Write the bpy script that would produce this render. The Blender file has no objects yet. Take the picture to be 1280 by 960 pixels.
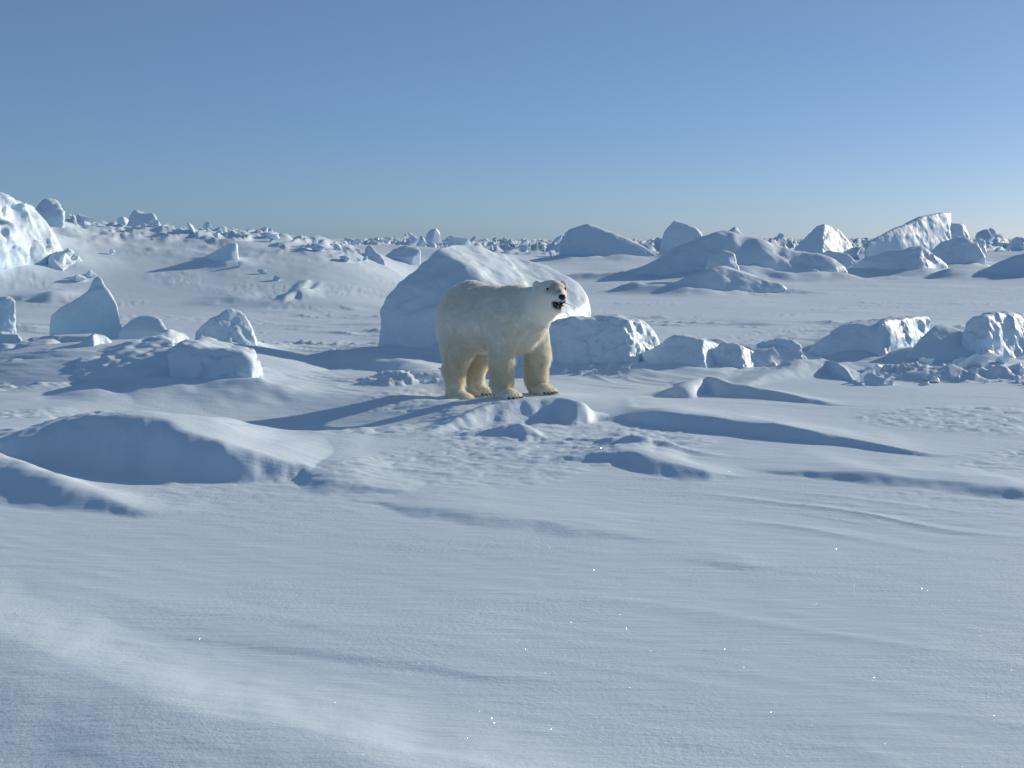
import bpy, bmesh, math, random
import numpy as np
from mathutils import Vector, Matrix

# ------------------------------------------------------------------ camera, sky, sun, exposure
scene = bpy.context.scene
COL = scene.collection
CAM_H = 1.85
FPX = 1800.0                        # focal length in photograph pixels (1280 wide)
HORIZON = 298.0
PITCH = math.atan((480.0 - HORIZON) / FPX)
cam_data = bpy.data.cameras.new("camera")
cam_data.sensor_width = 36.0
cam_data.lens = 36.0 * FPX / 1280.0
cam_data.clip_start = 0.1
cam_data.clip_end = 12000.0
cam = bpy.data.objects.new("camera", cam_data)
COL.objects.link(cam)
cam.location = (0, 0, CAM_H)
cam.rotation_euler = (math.pi / 2 - PITCH, 0, 0)
scene.camera = cam

SUN_AZ = math.radians(53.0)         # to the right of the view direction (+Y towards +X)
SUN_EL = math.radians(17.0)
world = bpy.data.worlds.new("World")
scene.world = world
world.use_nodes = True
wn = world.node_tree.nodes
wl = world.node_tree.links
wn.clear()
w_out = wn.new("ShaderNodeOutputWorld")
w_bg = wn.new("ShaderNodeBackground")
sky = wn.new("ShaderNodeTexSky")
sky.sky_type = 'NISHITA'
sky.sun_disc = False
sky.sun_elevation = SUN_EL
sky.sun_rotation = SUN_AZ
sky.altitude = 0.0
sky.air_density = 0.5
sky.dust_density = 0.5
sky.ozone_density = 5.2
w_bg.inputs['Strength'].default_value = 0.108
# thin even haze: the clear sky blended with one plain hazy blue in every direction
w_mix = wn.new("ShaderNodeMix"); w_mix.data_type = 'RGBA'
w_mix.inputs['Factor'].default_value = 0.31
w_mix.inputs['B'].default_value = (2.5, 3.95, 5.2, 1)
wl.new(sky.outputs[0], w_mix.inputs['A'])
wl.new(w_mix.outputs['Result'], w_bg.inputs['Color'])
wl.new(w_bg.outputs[0], w_out.inputs['Surface'])

sun_data = bpy.data.lights.new("sun", 'SUN')
sun_data.energy = 5.0
sun_data.angle = math.radians(0.53)
sun_data.color = (1.0, 0.89, 0.715)
sun = bpy.data.objects.new("sun", sun_data)
COL.objects.link(sun)
SUNV = Vector((math.sin(SUN_AZ) * math.cos(SUN_EL), math.cos(SUN_AZ) * math.cos(SUN_EL), math.sin(SUN_EL)))
sun.rotation_euler = SUNV.to_track_quat('Z', 'Y').to_euler()
sun.location = (30, 20, 20)

scene.view_settings.view_transform = 'Standard'
scene.view_settings.look = 'None'
scene.view_settings.exposure = -0.20
scene.view_settings.gamma = 1.0
scene.view_settings.use_curve_mapping = False
scene.render.engine = 'CYCLES'
scene.cycles.max_bounces = 8
scene.cycles.diffuse_bounces = 4
scene.cycles.use_denoising = True

rng = np.random.default_rng(7)
random.seed(7)

# ------------------------------------------------------------------ numeric helpers
def _hash(ix, iy, iz, seed):
    h = (ix.astype(np.int64) * 374761393 + iy.astype(np.int64) * 668265263 + iz.astype(np.int64) * 2147483647 + seed * 974634777) & 0xFFFFFFFF
    h = ((h ^ (h >> 13)) * 1274126177) & 0xFFFFFFFF
    h = (h ^ (h >> 16)) & 0xFFFFFFFF
    return h.astype(np.float64) * (2.0 / 4294967295.0) - 1.0

def _q(t):
    return t * t * t * (t * (t * 6 - 15) + 10)

def noise2(x, y, seed=0):
    x = np.asarray(x, float); y = np.asarray(y, float)
    ix = np.floor(x); iy = np.floor(y)
    u = _q(x - ix); v = _q(y - iy)
    ix = ix.astype(np.int64); iy = iy.astype(np.int64)
    z = np.zeros_like(ix)
    a = _hash(ix, iy, z, seed); b = _hash(ix + 1, iy, z, seed)
    c = _hash(ix, iy + 1, z, seed); d = _hash(ix + 1, iy + 1, z, seed)
    return (a + (b - a) * u) * (1 - v) + (c + (d - c) * u) * v

def noise3(p, seed=0):
    i = np.floor(p); f = _q(p - i); i = i.astype(np.int64)
    X, Y, Z = i[:, 0], i[:, 1], i[:, 2]
    u, v, w = f[:, 0], f[:, 1], f[:, 2]
    def L(a, b, t): return a + (b - a) * t
    c = [[[_hash(X + a, Y + b, Z + g, seed) for g in (0, 1)] for b in (0, 1)] for a in (0, 1)]
    k = [[L(c[0][b][g], c[1][b][g], u) for g in (0, 1)] for b in (0, 1)]
    return L(L(k[0][0], k[1][0], v), L(k[0][1], k[1][1], v), w)

def fbm2(x, y, octs=4, seed=0, gain=0.5):
    s = 0; a = 1.0; f = 1.0
    for o in range(octs):
        c, n = math.cos(0.65 + o), math.sin(0.65 + o)
        s = s + a * noise2((x * c - y * n) * f + 17.3 * o, (x * n + y * c) * f - 9.1 * o, seed + o)
        a *= gain; f *= 2.03
    return s

def fbm3(p, octs=3, seed=0, gain=0.5):
    s = 0; a = 1.0
    for o in range(octs):
        s = s + a * noise3(p * 2 ** o + 11.7 * o, seed + o)
        a *= gain
    return s

def facets(p, seed=0):
    """piecewise flat steps: the value of the nearest scattered point"""
    i = np.floor(p).astype(np.int64)
    best = np.full(len(p), 1e9); val = np.zeros(len(p))
    for a in (-1, 0, 1):
        for b in (-1, 0, 1):
            for c in (-1, 0, 1):
                X, Y, Z = i[:, 0] + a, i[:, 1] + b, i[:, 2] + c
                q = np.stack([X + .5 + .45 * _hash(X, Y, Z, seed), Y + .5 + .45 * _hash(X, Y, Z, seed + 1), Z + .5 + .45 * _hash(X, Y, Z, seed + 2)], 1) - p
                d = (q * q).sum(1)
                h = _hash(X, Y, Z, seed + 3)
                tilt = (q * np.stack([_hash(X, Y, Z, seed + 4), _hash(X, Y, Z, seed + 5), _hash(X, Y, Z, seed + 6)], 1)).sum(1)
                u = d < best
                best = np.where(u, d, best); val = np.where(u, h + 1.2 * tilt, val)
    return val

def smooth(e0, e1, x):
    t = np.clip((x - e0) / (e1 - e0), 0, 1)
    return t * t * (3 - 2 * t)

_cp, _sp = math.cos(PITCH), math.sin(PITCH)
def ray(px, py):
    """world direction of a photograph pixel, with unit forward depth"""
    u = (px - 640.0) / FPX; v = (480.0 - py) / FPX
    dy = _cp + v * _sp; dz = -_sp + v * _cp
    return u / dy, dz / dy          # per metre of forward distance
def W(px, py, z=0.0):
    """point of the plane at height z seen at a photograph pixel"""
    u, s = ray(px, py)
    d = (z - CAM_H) / s
    return (u * d, d)
def WD(px, py, d):
    u, s = ray(px, py)
    return (u * d, d, CAM_H + s * d)

# ------------------------------------------------------------------ mesh helpers
def link(name, mesh, mat=None, parent=None, loc=None):
    o = bpy.data.objects.new(name, mesh)
    COL.objects.link(o)
    if mat and len(mesh.materials) == 0:
        mesh.materials.append(mat)
    if parent: o.parent = parent
    if loc is not None: o.location = loc
    return o

def tag(o, label=None, cat=None, group=None, kind=None):
    if label: o["label"] = label
    if cat: o["category"] = cat
    if group: o["group"] = group
    if kind: o["kind"] = kind
    return o

def np_mesh(name, verts, quads, smooth_shade=True):
    me = bpy.data.meshes.new(name)
    nv = len(verts); nf = len(quads); k = quads.shape[1]
    me.vertices.add(nv)
    me.vertices.foreach_set("co", np.asarray(verts, np.float32).ravel())
    me.loops.add(nf * k)
    me.loops.foreach_set("vertex_index", np.asarray(quads, np.int32).ravel())
    me.polygons.add(nf)
    me.polygons.foreach_set("loop_start", np.arange(0, nf * k, k, dtype=np.int32))
    if smooth_shade:
        me.polygons.foreach_set("use_smooth", np.ones(nf, bool))
    me.update(calc_edges=True)
    return me

def vnormals(v, q):
    n = np.cross(v[q[:, 2]] - v[q[:, 0]], v[q[:, 3 if q.shape[1] == 4 else 1]] - v[q[:, 1 if q.shape[1] == 4 else 0]])
    out = np.zeros_like(v)
    for k in range(q.shape[1]):
        np.add.at(out, q[:, k], n)
    return out / (np.linalg.norm(out, axis=1, keepdims=True) + 1e-12)

def surface_nets(S, org, h):
    nx, ny, nz = S.shape
    neg = S < 0
    cnt = np.zeros((nx - 1, ny - 1, nz - 1), np.float32)
    acc = np.zeros((nx - 1, ny - 1, nz - 1, 3), np.float32)
    corners = [(a, b, c) for a in (0, 1) for b in (0, 1) for c in (0, 1)]
    def sl(c): return S[c[0]:nx - 1 + c[0], c[1]:ny - 1 + c[1], c[2]:nz - 1 + c[2]]
    for c in corners:
        for ax in range(3):
            if c[ax] == 0:
                d = list(c); d[ax] = 1
                a = sl(c); b = sl(d)
                m = (a < 0) != (b < 0)
                t = np.where(m, a / np.where(m, a - b, 1), 0)
                cnt += m
                for k in range(3):
                    acc[..., k] += np.where(m, c[k] + (t if k == ax else 0), 0)
    act = cnt > 0
    idx = -np.ones(act.shape, np.int64)
    idx[act] = np.arange(act.sum())
    cell = np.argwhere(act)
    v = (cell + acc[act] / cnt[act][:, None]) * h + np.asarray(org)
    quads = []
    for ax in range(3):
        o1, o2 = (ax + 1) % 3, (ax + 2) % 3
        a = np.take(neg, range(0, neg.shape[ax] - 1), axis=ax)
        b = np.take(neg, range(1, neg.shape[ax]), axis=ax)
        e = np.argwhere(a != b)
        ok = (e[:, o1] > 0) & (e[:, o2] > 0) & (e[:, o1] < S.shape[o1] - 1) & (e[:, o2] < S.shape[o2] - 1)
        e = e[ok]
        if len(e) == 0: continue
        flip = ~neg[e[:, 0], e[:, 1], e[:, 2]]
        def at(d1, d2):
            f = e.copy(); f[:, o1] -= d1; f[:, o2] -= d2
            return idx[f[:, 0], f[:, 1], f[:, 2]]
        qd = np.stack([at(1, 1), at(0, 1), at(0, 0), at(1, 0)], 1)
        qd[flip] = qd[flip][:, ::-1]
        quads.append(qd)
    return v, np.concatenate(quads)

def relax(v, q, it=2, lam=0.5):
    for _ in range(it):
        s = np.zeros_like(v); c = np.zeros(len(v))
        for k in range(4):
            np.add.at(s, q[:, k], v[q[:, (k + 1) % 4]] + v[q[:, (k - 1) % 4]])
            np.add.at(c, q[:, k], 2)
        v = v + lam * (s / c[:, None] - v)
    return v

# ------------------------------------------------------------------ materials
def new_mat(name):
    m = bpy.data.materials.new(name); m.use_nodes = True
    nt = m.node_tree
    return m, nt, nt.nodes["Principled BSDF"]

def N(nt, kind, **kw):
    n = nt.nodes.new(kind)
    for k, v in kw.items():
        if k in n.inputs.keys(): n.inputs[k].default_value = v
        else: setattr(n, k, v)
    return n

def snow_material():
    m, nt, b = new_mat("wind_packed_snow")
    geo = N(nt, "ShaderNodeNewGeometry")
    b.inputs['Roughness'].default_value = 0.55
    b.inputs['Specular IOR Level'].default_value = 0.25
    # faint tint variation of old and new snow
    tint = N(nt, "ShaderNodeTexNoise", Scale=0.35, Detail=5.0, Roughness=0.6)
    nt.links.new(geo.outputs['Position'], tint.inputs['Vector'])
    ramp = N(nt, "ShaderNodeValToRGB")
    ramp.color_ramp.elements[0].position = 0.35; ramp.color_ramp.elements[0].color = (0.665, 0.775, 0.89, 1)
    ramp.color_ramp.elements[1].position = 0.65; ramp.color_ramp.elements[1].color = (0.72, 0.825, 0.925, 1)
    nt.links.new(tint.outputs['Fac'], ramp.inputs['Fac'])
    nt.links.new(ramp.outputs['Color'], b.inputs['Base Color'])
    # wind ripples: noise stretched along the wind, plus grain
    mp = N(nt, "ShaderNodeMapping")
    mp.inputs['Rotation'].default_value = (0, 0, math.radians(28))
    mp.inputs['Scale'].default_value = (2.2, 14.0, 8.0)
    nt.links.new(geo.outputs['Position'], mp.inputs['Vector'])
    rip = N(nt, "ShaderNodeTexNoise", Scale=1.0, Detail=6.0, Roughness=0.62)
    nt.links.new(mp.outputs['Vector'], rip.inputs['Vector'])
    gr = N(nt, "ShaderNodeTexNoise", Scale=38.0, Detail=4.0, Roughness=0.7)
    nt.links.new(geo.outputs['Position'], gr.inputs['Vector'])
    b1 = N(nt, "ShaderNodeBump", Strength=0.38, Distance=0.018)
    nt.links.new(rip.outputs['Fac'], b1.inputs['Height'])
    b2 = N(nt, "ShaderNodeBump", Strength=0.4, Distance=0.008)
    pn = N(nt, "ShaderNodeTexNoise", Scale=0.55, Detail=4.0, Roughness=0.6)
    nt.links.new(geo.outputs['Position'], pn.inputs['Vector'])
    pr = N(nt, "ShaderNodeMapRange"); pr.inputs['From Min'].default_value = .42; pr.inputs['From Max'].default_value = .60
    pr.inputs['To Min'].default_value = .35; pr.inputs['To Max'].default_value = 1.5
    nt.links.new(pn.outputs['Fac'], pr.inputs['Value'])
    mu = N(nt, "ShaderNodeMath", operation='MULTIPLY')
    nt.links.new(gr.outputs['Fac'], mu.inputs[0]); nt.links.new(pr.outputs[0], mu.inputs[1])
    nt.links.new(mu.outputs[0], b2.inputs['Height'])
    nt.links.new(b1.outputs['Normal'], b2.inputs['Normal'])
    nt.links.new(b2.outputs['Normal'], b.inputs['Normal'])
    return m

def ice_material(name, ice=(0.55, 0.74, 0.85), grain=7.0, bump=0.014, amount=0.6):
    """snow on whatever faces up, bluish bare ice on the broken sides"""
    m, nt, b = new_mat(name)
    geo = N(nt, "ShaderNodeNewGeometry")
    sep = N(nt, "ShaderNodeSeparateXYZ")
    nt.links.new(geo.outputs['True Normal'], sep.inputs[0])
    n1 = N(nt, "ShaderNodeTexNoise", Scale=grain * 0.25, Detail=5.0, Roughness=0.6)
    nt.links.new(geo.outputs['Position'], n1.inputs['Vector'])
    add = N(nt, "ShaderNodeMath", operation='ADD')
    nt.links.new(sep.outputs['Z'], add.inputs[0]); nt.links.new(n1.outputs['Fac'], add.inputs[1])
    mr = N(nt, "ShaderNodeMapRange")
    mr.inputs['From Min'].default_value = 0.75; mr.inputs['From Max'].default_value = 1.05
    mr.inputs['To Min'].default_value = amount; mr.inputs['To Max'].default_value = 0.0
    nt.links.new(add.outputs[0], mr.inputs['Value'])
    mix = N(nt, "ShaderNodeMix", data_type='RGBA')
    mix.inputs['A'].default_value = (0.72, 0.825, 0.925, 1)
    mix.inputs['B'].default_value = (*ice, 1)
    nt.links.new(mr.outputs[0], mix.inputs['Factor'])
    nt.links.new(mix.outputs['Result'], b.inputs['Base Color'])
    b.inputs['Roughness'].default_value = 0.5
    b.inputs['Specular IOR Level'].default_value = 0.3
    n2 = N(nt, "ShaderNodeTexNoise", Scale=grain, Detail=6.0, Roughness=0.65)
    nt.links.new(geo.outputs['Position'], n2.inputs['Vector'])
    b1 = N(nt, "ShaderNodeBump", Strength=0.45, Distance=bump)
    nt.links.new(n2.outputs['Fac'], b1.inputs['Height'])
    nt.links.new(b1.outputs['Normal'], b.inputs['Normal'])
    return m

M_SNOW = snow_material()
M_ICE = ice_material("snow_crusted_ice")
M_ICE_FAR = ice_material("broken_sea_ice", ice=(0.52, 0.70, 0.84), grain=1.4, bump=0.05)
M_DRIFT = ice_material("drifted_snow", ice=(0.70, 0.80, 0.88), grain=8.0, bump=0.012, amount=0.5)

# ------------------------------------------------------------------ terrain
WIND = np.array([0.88, -0.47])
BEAR = (-0.20, 16.75)        # the bear's place on the snow
FEATURES = []
DIPS = [(-2.7, 15.1, 2.3, 1.7, 2.0, .22)]     # wind hollow left of the bear

def left_ridge(x, y):
    """pressure ridge drifted over with snow, rising to the left"""
    X = x / np.maximum(y, 1.0) * FPX + 640.0            # bearing, as a number that runs along the ridge
    ip = lambda v: np.interp(v, [-900, -300, 0, 60, 110, 170, 240, 320, 400, 450, 500, 560], [3.0, 3.0, 2.75, 2.45, 2.15, 2.02, 1.92, 1.78, 1.70, 1.35, 0.7, 0.0])
    crest = sum(ip(X + o) for o in (-50, -33, -16, 0, 16, 33, 50)) / 7.0
    yc = 50.0
    prof = np.where(y < yc, smooth(33.0, yc, y) ** 1.25, 1 - 0.6 * smooth(yc, yc + 35, y))
    return crest * prof

def H_base(x, y):
    x = np.asarray(x, float); y = np.asarray(y, float)
    d = np.hypot(x, y)
    far = smooth(26, 90, d)
    z = 0.55 * smooth(35, 110, d)
    # broad swells
    z = z + (0.03 + 0.10 * far) * fbm2(x / 5.5 + 3, y / 5.5, 2, 3) * smooth(4, 12, d)
    z = z + 0.40 * smooth(45, 120, d) * fbm2(x / 26.0, y / 12.0, 3, 5) * (1 - 0.75 * smooth(150, 500, d))
    # sastrugi: lens-shaped wind ridges, sharp on the lee
    a = x * WIND[0] + y * WIND[1]; b = -x * WIND[1] + y * WIND[0]
    wx = 0.35 * fbm2(a / 2.5, b / 2.5, 2, 33)
    r1 = 1 - np.abs(noise2(a / 2.4, (b + wx) / 0.75, 41))
    r2 = 1 - np.abs(noise2(a / 0.9, (b + wx) / 0.26, 43))
    patch = smooth(-0.15, 0.5, fbm2(x / 3.5, y / 3.5, 3, 47))
    mid = smooth(8.5, 12, d) * (1 - 0.5 * smooth(40, 90, d))
    z = z + (0.006 + 0.055 * patch * mid * (1 + .6 * smooth(21, 28, d)) * (1 - .85 * smooth(32, 40, d))) * (r1 ** 3 - 0.3)
    z = z + (0.0015 + 0.020 * patch * mid * (1 - .8 * smooth(30, 40, d))) * (r2 ** 2 - 0.3)
    # finer wind chatter
    r3 = noise2(a / 0.30, b / 0.07, 49)
    z = z + (0.0014 + 0.004 * patch * mid) * r3 * (1 - smooth(20, 40, d))
    rough = smooth(0.15, 0.6, fbm2(x / 1.8, y / 1.8, 2, 61)) * smooth(9, 13, d)
    z = z + 0.018 * rough * np.abs(fbm2(x / 0.22, y / 0.16, 3, 63)) * (1 - smooth(40, 70, d))
    z = z + left_ridge(x, y) * (1 + 0.03 * fbm2(x / 3, y / 3, 3, 71))
    z = z + smooth(0.1, 0.7, left_ridge(x, y) / 2.0) * 0.10 * np.maximum(fbm2(x / 1.6, y / 1.6, 4, 73), 0) * smooth(0.55, 0.95, left_ridge(x, y) / 2.0)
    X = x / np.maximum(y, 1.0) * FPX + 640.0
    rub = smooth(112, 128, d) * (1 - .6 * smooth(260, 400, d)) * smooth(400, 520, X) * (y > 0)
    z = z + rub * 1.0 * np.clip(1 - 1.25 * np.abs(fbm2(x / 2.6, y / 5.0, 3, 81, .5)), 0, 1) ** 2
    cr = np.exp(-((y - 50.0) / 4.0) ** 2) * smooth(-200, 60, X) * (1 - smooth(430, 500, X)) * (y > 0)
    z = z + cr * .20 * np.clip(1 - 1.3 * np.abs(fbm2(x / 1.1, y / 1.8, 3, 83)), 0, 1) ** 2
    return z

def H(x, y):
    x = np.asarray(x, float); y = np.asarray(y, float)
    z = H_base(x, y)
    F = np.zeros_like(z)
    for x0, x1, y0, y1, f in FEATURES:
        m = (x >= x0) & (x <= x1) & (y >= y0) & (y <= y1)
        if m.any():
            F[m] = np.maximum(F[m], f(x[m], y[m]))
    z = z + F
    for cx, cy, rx, rf, rb, h in DIPS:
        yy = y - cy
        r2 = ((x - cx) / rx) ** 2 + np.where(yy < 0, yy / rf, yy / rb) ** 2
        z = z - h * np.clip(1 - r2, 0, None) ** 1.4
    if PADS:
        w = np.zeros_like(z); acc = np.zeros_like(z)
        for (qx, qy, dz, s) in PADS:
            g = np.exp(-((x - qx) ** 2 + (y - qy) ** 2) / (2 * s * s))
            acc += g * dz; w += g
        z = z + acc / np.maximum(w, 1.0)
    return z

_dm = np.exp(np.linspace(math.log(3.0), math.log(220.0), 420))
def G(px, py, z=0.0):
    """where the line of sight through a photograph pixel meets the bare snow raised by z"""
    u, s = ray(px, py)
    gap = CAM_H + s * _dm - (H_base(u * _dm, _dm) + z)
    i = np.argmax(gap <= 0)
    if gap[i] > 0 or i == 0: return W(px, py, z)
    t = gap[i - 1] / (gap[i - 1] - gap[i])
    d = _dm[i - 1] + t * (_dm[i] - _dm[i - 1])
    return (u * d, d)


def bump(px, py, z, rx, rf, rb, h, rot=0.0, p=1.5):
    """a drift: rx half width, rf / rb half depth towards / away from the camera"""
    cx, cy = G(px, py, z)
    c, s = math.cos(rot), math.sin(rot)
    R = max(rx, rf, rb)
    def f(x, y):
        X = (x - cx) * c + (y - cy) * s
        Y = -(x - cx) * s + (y - cy) * c
        Y = np.where(Y < 0, Y / rf, Y / rb)
        r2 = (X / rx) ** 2 + Y ** 2
        return h * np.clip(1 - r2, 0, None) ** p
    FEATURES.append((cx - R, cx + R, cy - R, cy + R, f))

def rough(px, py, rx, ry, h, sc, seed):
    cx, cy = G(px, py, 0)
    def f(x, y):
        r2 = ((x - cx) / rx) ** 2 + ((y - cy) / ry) ** 2
        return h * np.clip(1 - r2, 0, None) * np.clip(.25 + .8 * fbm2(x / sc, y / sc, 4, seed, .55), 0, 1)
    FEATURES.append((cx - rx, cx + rx, cy - ry, cy + ry, f))

def scarp(pts, back, front, wob=0.12, pw=1.6, seed=0, ragged=.3):
    """pts: (px, py, z) along a wind-cut lip; the snow rises slowly behind it and drops off towards the camera"""
    P = sorted([G(px, py, z) + (z,) for px, py, z in pts])
    x0, x1 = P[0][0], P[-1][0]
    pad = 0.5
    P = np.array([(x0 - 2 * pad, P[0][1], 0), (x0 - pad, P[0][1], 0)] + P + [(x1 + pad, P[-1][1], 0), (x1 + 2 * pad, P[-1][1], 0)])
    D = []
    for i in range(1, len(P) - 2):
        for t in np.linspace(0, 1, 12, endpoint=False):
            p0, p1, p2, p3 = P[i - 1], P[i], P[i + 1], P[i + 2]
            D.append(.5 * ((2 * p1) + (p2 - p0) * t + (2 * p0 - 5 * p1 + 4 * p2 - p3) * t * t + (3 * p1 - p0 - 3 * p2 + p3) * t ** 3))
    D.append(P[-2]); D = np.array(sorted(map(tuple, D)))
    dx = np.gradient(D[:, 0]); dy = np.gradient(D[:, 1])
    cs = np.clip(np.abs(dx) / np.hypot(dx, dy), .25, 1)
    m = 2.4 * max(back, front)
    hm = D[:, 2].max()
    def f(x, y):
        xw = x + wob * fbm2(x * 1.1, y * 1.1, 2, 91 + seed)
        yw = y + wob * fbm2(x * 1.1, y * 1.1, 3, 57 + seed)
        yc = np.interp(xw, D[:, 0], D[:, 1]); hz = np.clip(np.interp(xw, D[:, 0], D[:, 2], 0, 0), 0, None)
        hz = hz * np.clip(1 + ragged * fbm2(x * 1.4, y * 1.0, 2, 23 + seed), .4, 1.3)
        yc = yc + min(front, .3) * .22 * fbm2(x * 2.6, y * 1.2, 3, 29 + seed)
        t = (yw - yc) * np.interp(xw, D[:, 0], cs)
        bk = np.exp(-(np.abs(t) / back) ** 2 * 1.5)
        fw = front * np.clip(hz / hm, .3, 1)
        fr = (1 - smooth(0, 1, -t / fw)) ** pw
        # soften the lip itself a little
        return hz * np.where(t >= 0, bk, fr)
    FEATURES.append((D[0, 0] - .4, D[-1, 0] + .4, D[:, 1].min() - m, D[:, 1].max() + m, f))

# near drifts ------------------------------------------------------
# left mound with its shaded face, and the smaller one before it
scarp([(-160, 556, .06), (-40, 552, .14), (0, 549, .18), (60, 529, .28), (135, 517, .37), (205, 521, .37), (262, 540, .30), (320, 563, .19), (400, 586, .06)], 1.8, 0.72, 0.07, 1.0, 1, .10)
scarp([(-150, 552, .17), (-60, 558, .18), (0, 567, .18), (60, 589, .13), (120, 612, .09), (185, 632, .03)], 0.35, 0.7, 0.05, 1.0, 2, .12)
scarp([(140, 516, .05), (200, 508, .12), (215, 505, .12), (245, 520, .03)], 0.4, 0.3, 0.03, 1.3, 3)
# knoll before the bear's paws
scarp([(520, 543, .02), (575, 521, .09), (630, 506, .15), (690, 500, .18), (725, 505, .16), (748, 517, .05)], 0.55, 0.42, 0.05, 1.3, 4)
scarp([(600, 541, .03), (640, 533, .07), (665, 540, .05), (690, 548, .01)], 0.25, 0.25, 0.04, 1.3, 5)
# long wind-cut lip running off to the right
scarp([(775, 519, .05), (815, 515, .11), (880, 521, .12), (960, 531, .095), (1040, 545, .065), (1110, 556, .04), (1175, 567, .01)], 1.2, 0.26, 0.05, 1.2, 6)
scarp([(700, 572, .02), (780, 566, .07), (830, 572, .08), (880, 584, .06), (930, 594, .01)], 0.7, 0.3, 0.06, 1.2, 7)
scarp([(1000, 588, .02), (1090, 592, .05), (1160, 597, .04), (1290, 610, .05)], 0.8, 0.3, 0.07, 1.2, 8)
scarp([(480, 626, .012), (545, 633, .028), (640, 648, .024), (740, 662, .02), (830, 672, .008)], 0.9, 0.35, 0.06, 1.2, 9)
scarp([(860, 700, .006), (920, 703, .013), (970, 705, .005)], 0.5, 0.15, 0.03, 1.2, 10)
scarp([(360, 582, .05), (430, 600, .06), (490, 612, .03)], 1.3, 0.35, 0.08, 1.2, 12)
# small peaks right of the bear
scarp([(820, 492, .02), (850, 484, .10), (878, 472, .17), (915, 481, .12), (960, 490, .07), (1045, 505, .02)], 0.5, 0.3, 0.05, 1.2, 13)
scarp([(930, 478, .05), (975, 460, .12), (1024, 450, .16), (1052, 458, .12), (1080, 468, .04)], 0.6, 0.5, 0.05, 1.2, 14)
# bank left of the bear that hides the foot of the big block
scarp([(330, 470, .05), (390, 448, .10), (450, 441, .16), (500, 446, .15), (540, 462, .10), (575, 480, .04)], 0.8, 0.9, 0.08, 1.2, 15)
# soft drift in the lower left corner
scarp([(-300, 700, .05), (-60, 790, .07), (180, 868, .075), (380, 925, .07), (640, 1010, .055), (900, 1100, .03)], 0.55, 1.5, 0.05, 1.3, 16, .08)
scarp([(0, 765, .005), (200, 790, .007), (420, 815, .008), (560, 836, .008), (660, 850, .004)], 0.9, 0.10, 0.02, 1.2, 17)
scarp([(-10, 925, .012), (60, 900, .016), (120, 880, .014), (170, 862, .005)], 0.12, 0.05, 0.01, 1.2, 18)
# left bank carrying the ice lumps
bump(170, 425, .40, 2.9, 3.0, 2.2, .40, 0.0, .9)
bump(20, 425, .1, 2.0, 1.2, 2.0, .15, 0.0, 1.2)
bump(1150, 445, .1, 2.6, 0.9, 2.0, .10, 0.0, 1.2)
rough(1180, 470, 1.5, .9, .22, .42, 611)
rough(740, 470, .9, .35, .08, .15, 612)
rough(120, 450, 2.6, 2.0, .40, 1.3, 613)
rough(30, 480, 1.6, 1.2, .16, .7, 616)
rough(500, 478, .7, .6, .16, .3, 614)
# middle distance
bump(205, 445, 0, 1.4, .6, 1.2, .15)
bump(380, 380, 0, 2.6, 1.2, 3.0, .10)
scarp([(340, 378, .05), (372, 364, .20), (392, 372, .12), (440, 385, .04)], 1.2, 0.9, 0.05, 1.2, 20)
scarp([(240, 380, .02), (290, 372, .12), (330, 374, .08), (360, 380, .02)], 1.5, 0.4, 0.05, 1.2, 21)
scarp([(20, 372, .05), (60, 368, .15), (95, 372, .05)], 1.5, 0.5, 0.05, 1.2, 22)

PADS = []
def Hs(x, y):
    return float(H(np.array([x]), np.array([y]))[0])

# the bear's paws press into the snow here (local forward, left, wanted height)
BEAR_A = math.radians(52.0)
BF = (math.cos(BEAR_A), -math.sin(BEAR_A)); BL = (math.sin(BEAR_A), math.cos(BEAR_A))
PAWS = {'front_right': (0.49, -0.25, 0.055), 'front_left': (0.46, 0.285, 0.075),
        'hind_right': (-0.52, -0.20, -0.055), 'hind_left': (-0.60, 0.17, -0.02)}
def bear_to_world(f, l):
    return BEAR[0] + f * BF[0] + l * BL[0], BEAR[1] + f * BF[1] + l * BL[1]
_p = []
for k, (f, l, z) in PAWS.items():
    X, Y = bear_to_world(f + 0.05, l)
    _p.append((X, Y, z - Hs(X, Y), 0.33))
PADS.extend(_p)

def build_ground():
    inner = np.radians(np.linspace(-22.5, 22.5, 820))
    step = inner[1] - inner[0]
    side = [inner[-1]]
    while side[-1] < math.pi - 0.02:
        step *= 1.13
        side.append(min(side[-1] + min(step, 0.12), math.pi))
    side = np.array(side[1:])
    th = np.concatenate([-side[::-1], inner, side])
    r = [0.4, 1.0, 1.6, 2.2, 2.8, 3.3, 3.8]
    while r[-1] < 6000:
        d = r[-1]
        k = 0.006 if d < 9 else 0.0031 if d < 24 else 0.0055 if d < 60 else 0.011 if d < 400 else 0.05
        r.append(d * (1 + k))
    r = np.array(r)
    R, T = np.meshgrid(r, th, indexing='ij')
    x = (R * np.sin(T)).ravel(); y = (R * np.cos(T)).ravel()
    z = H(x, y)
    nr, nt_ = R.shape
    i = np.arange(nr * nt_).reshape(nr, nt_)
    q = np.stack([i[:-1, :-1], i[:-1, 1:], i[1:, 1:], i[1:, :-1]], -1).reshape(-1, 4)[:, ::-1]
    me = np_mesh("snow_ground", np.stack([x, y, z], 1), q)
    o = link("snow_ground", me, M_SNOW)
    tag(o, kind="structure")
    o["label"] = "wind-packed snow covering the sea ice out to the horizon"
    return o

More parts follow.
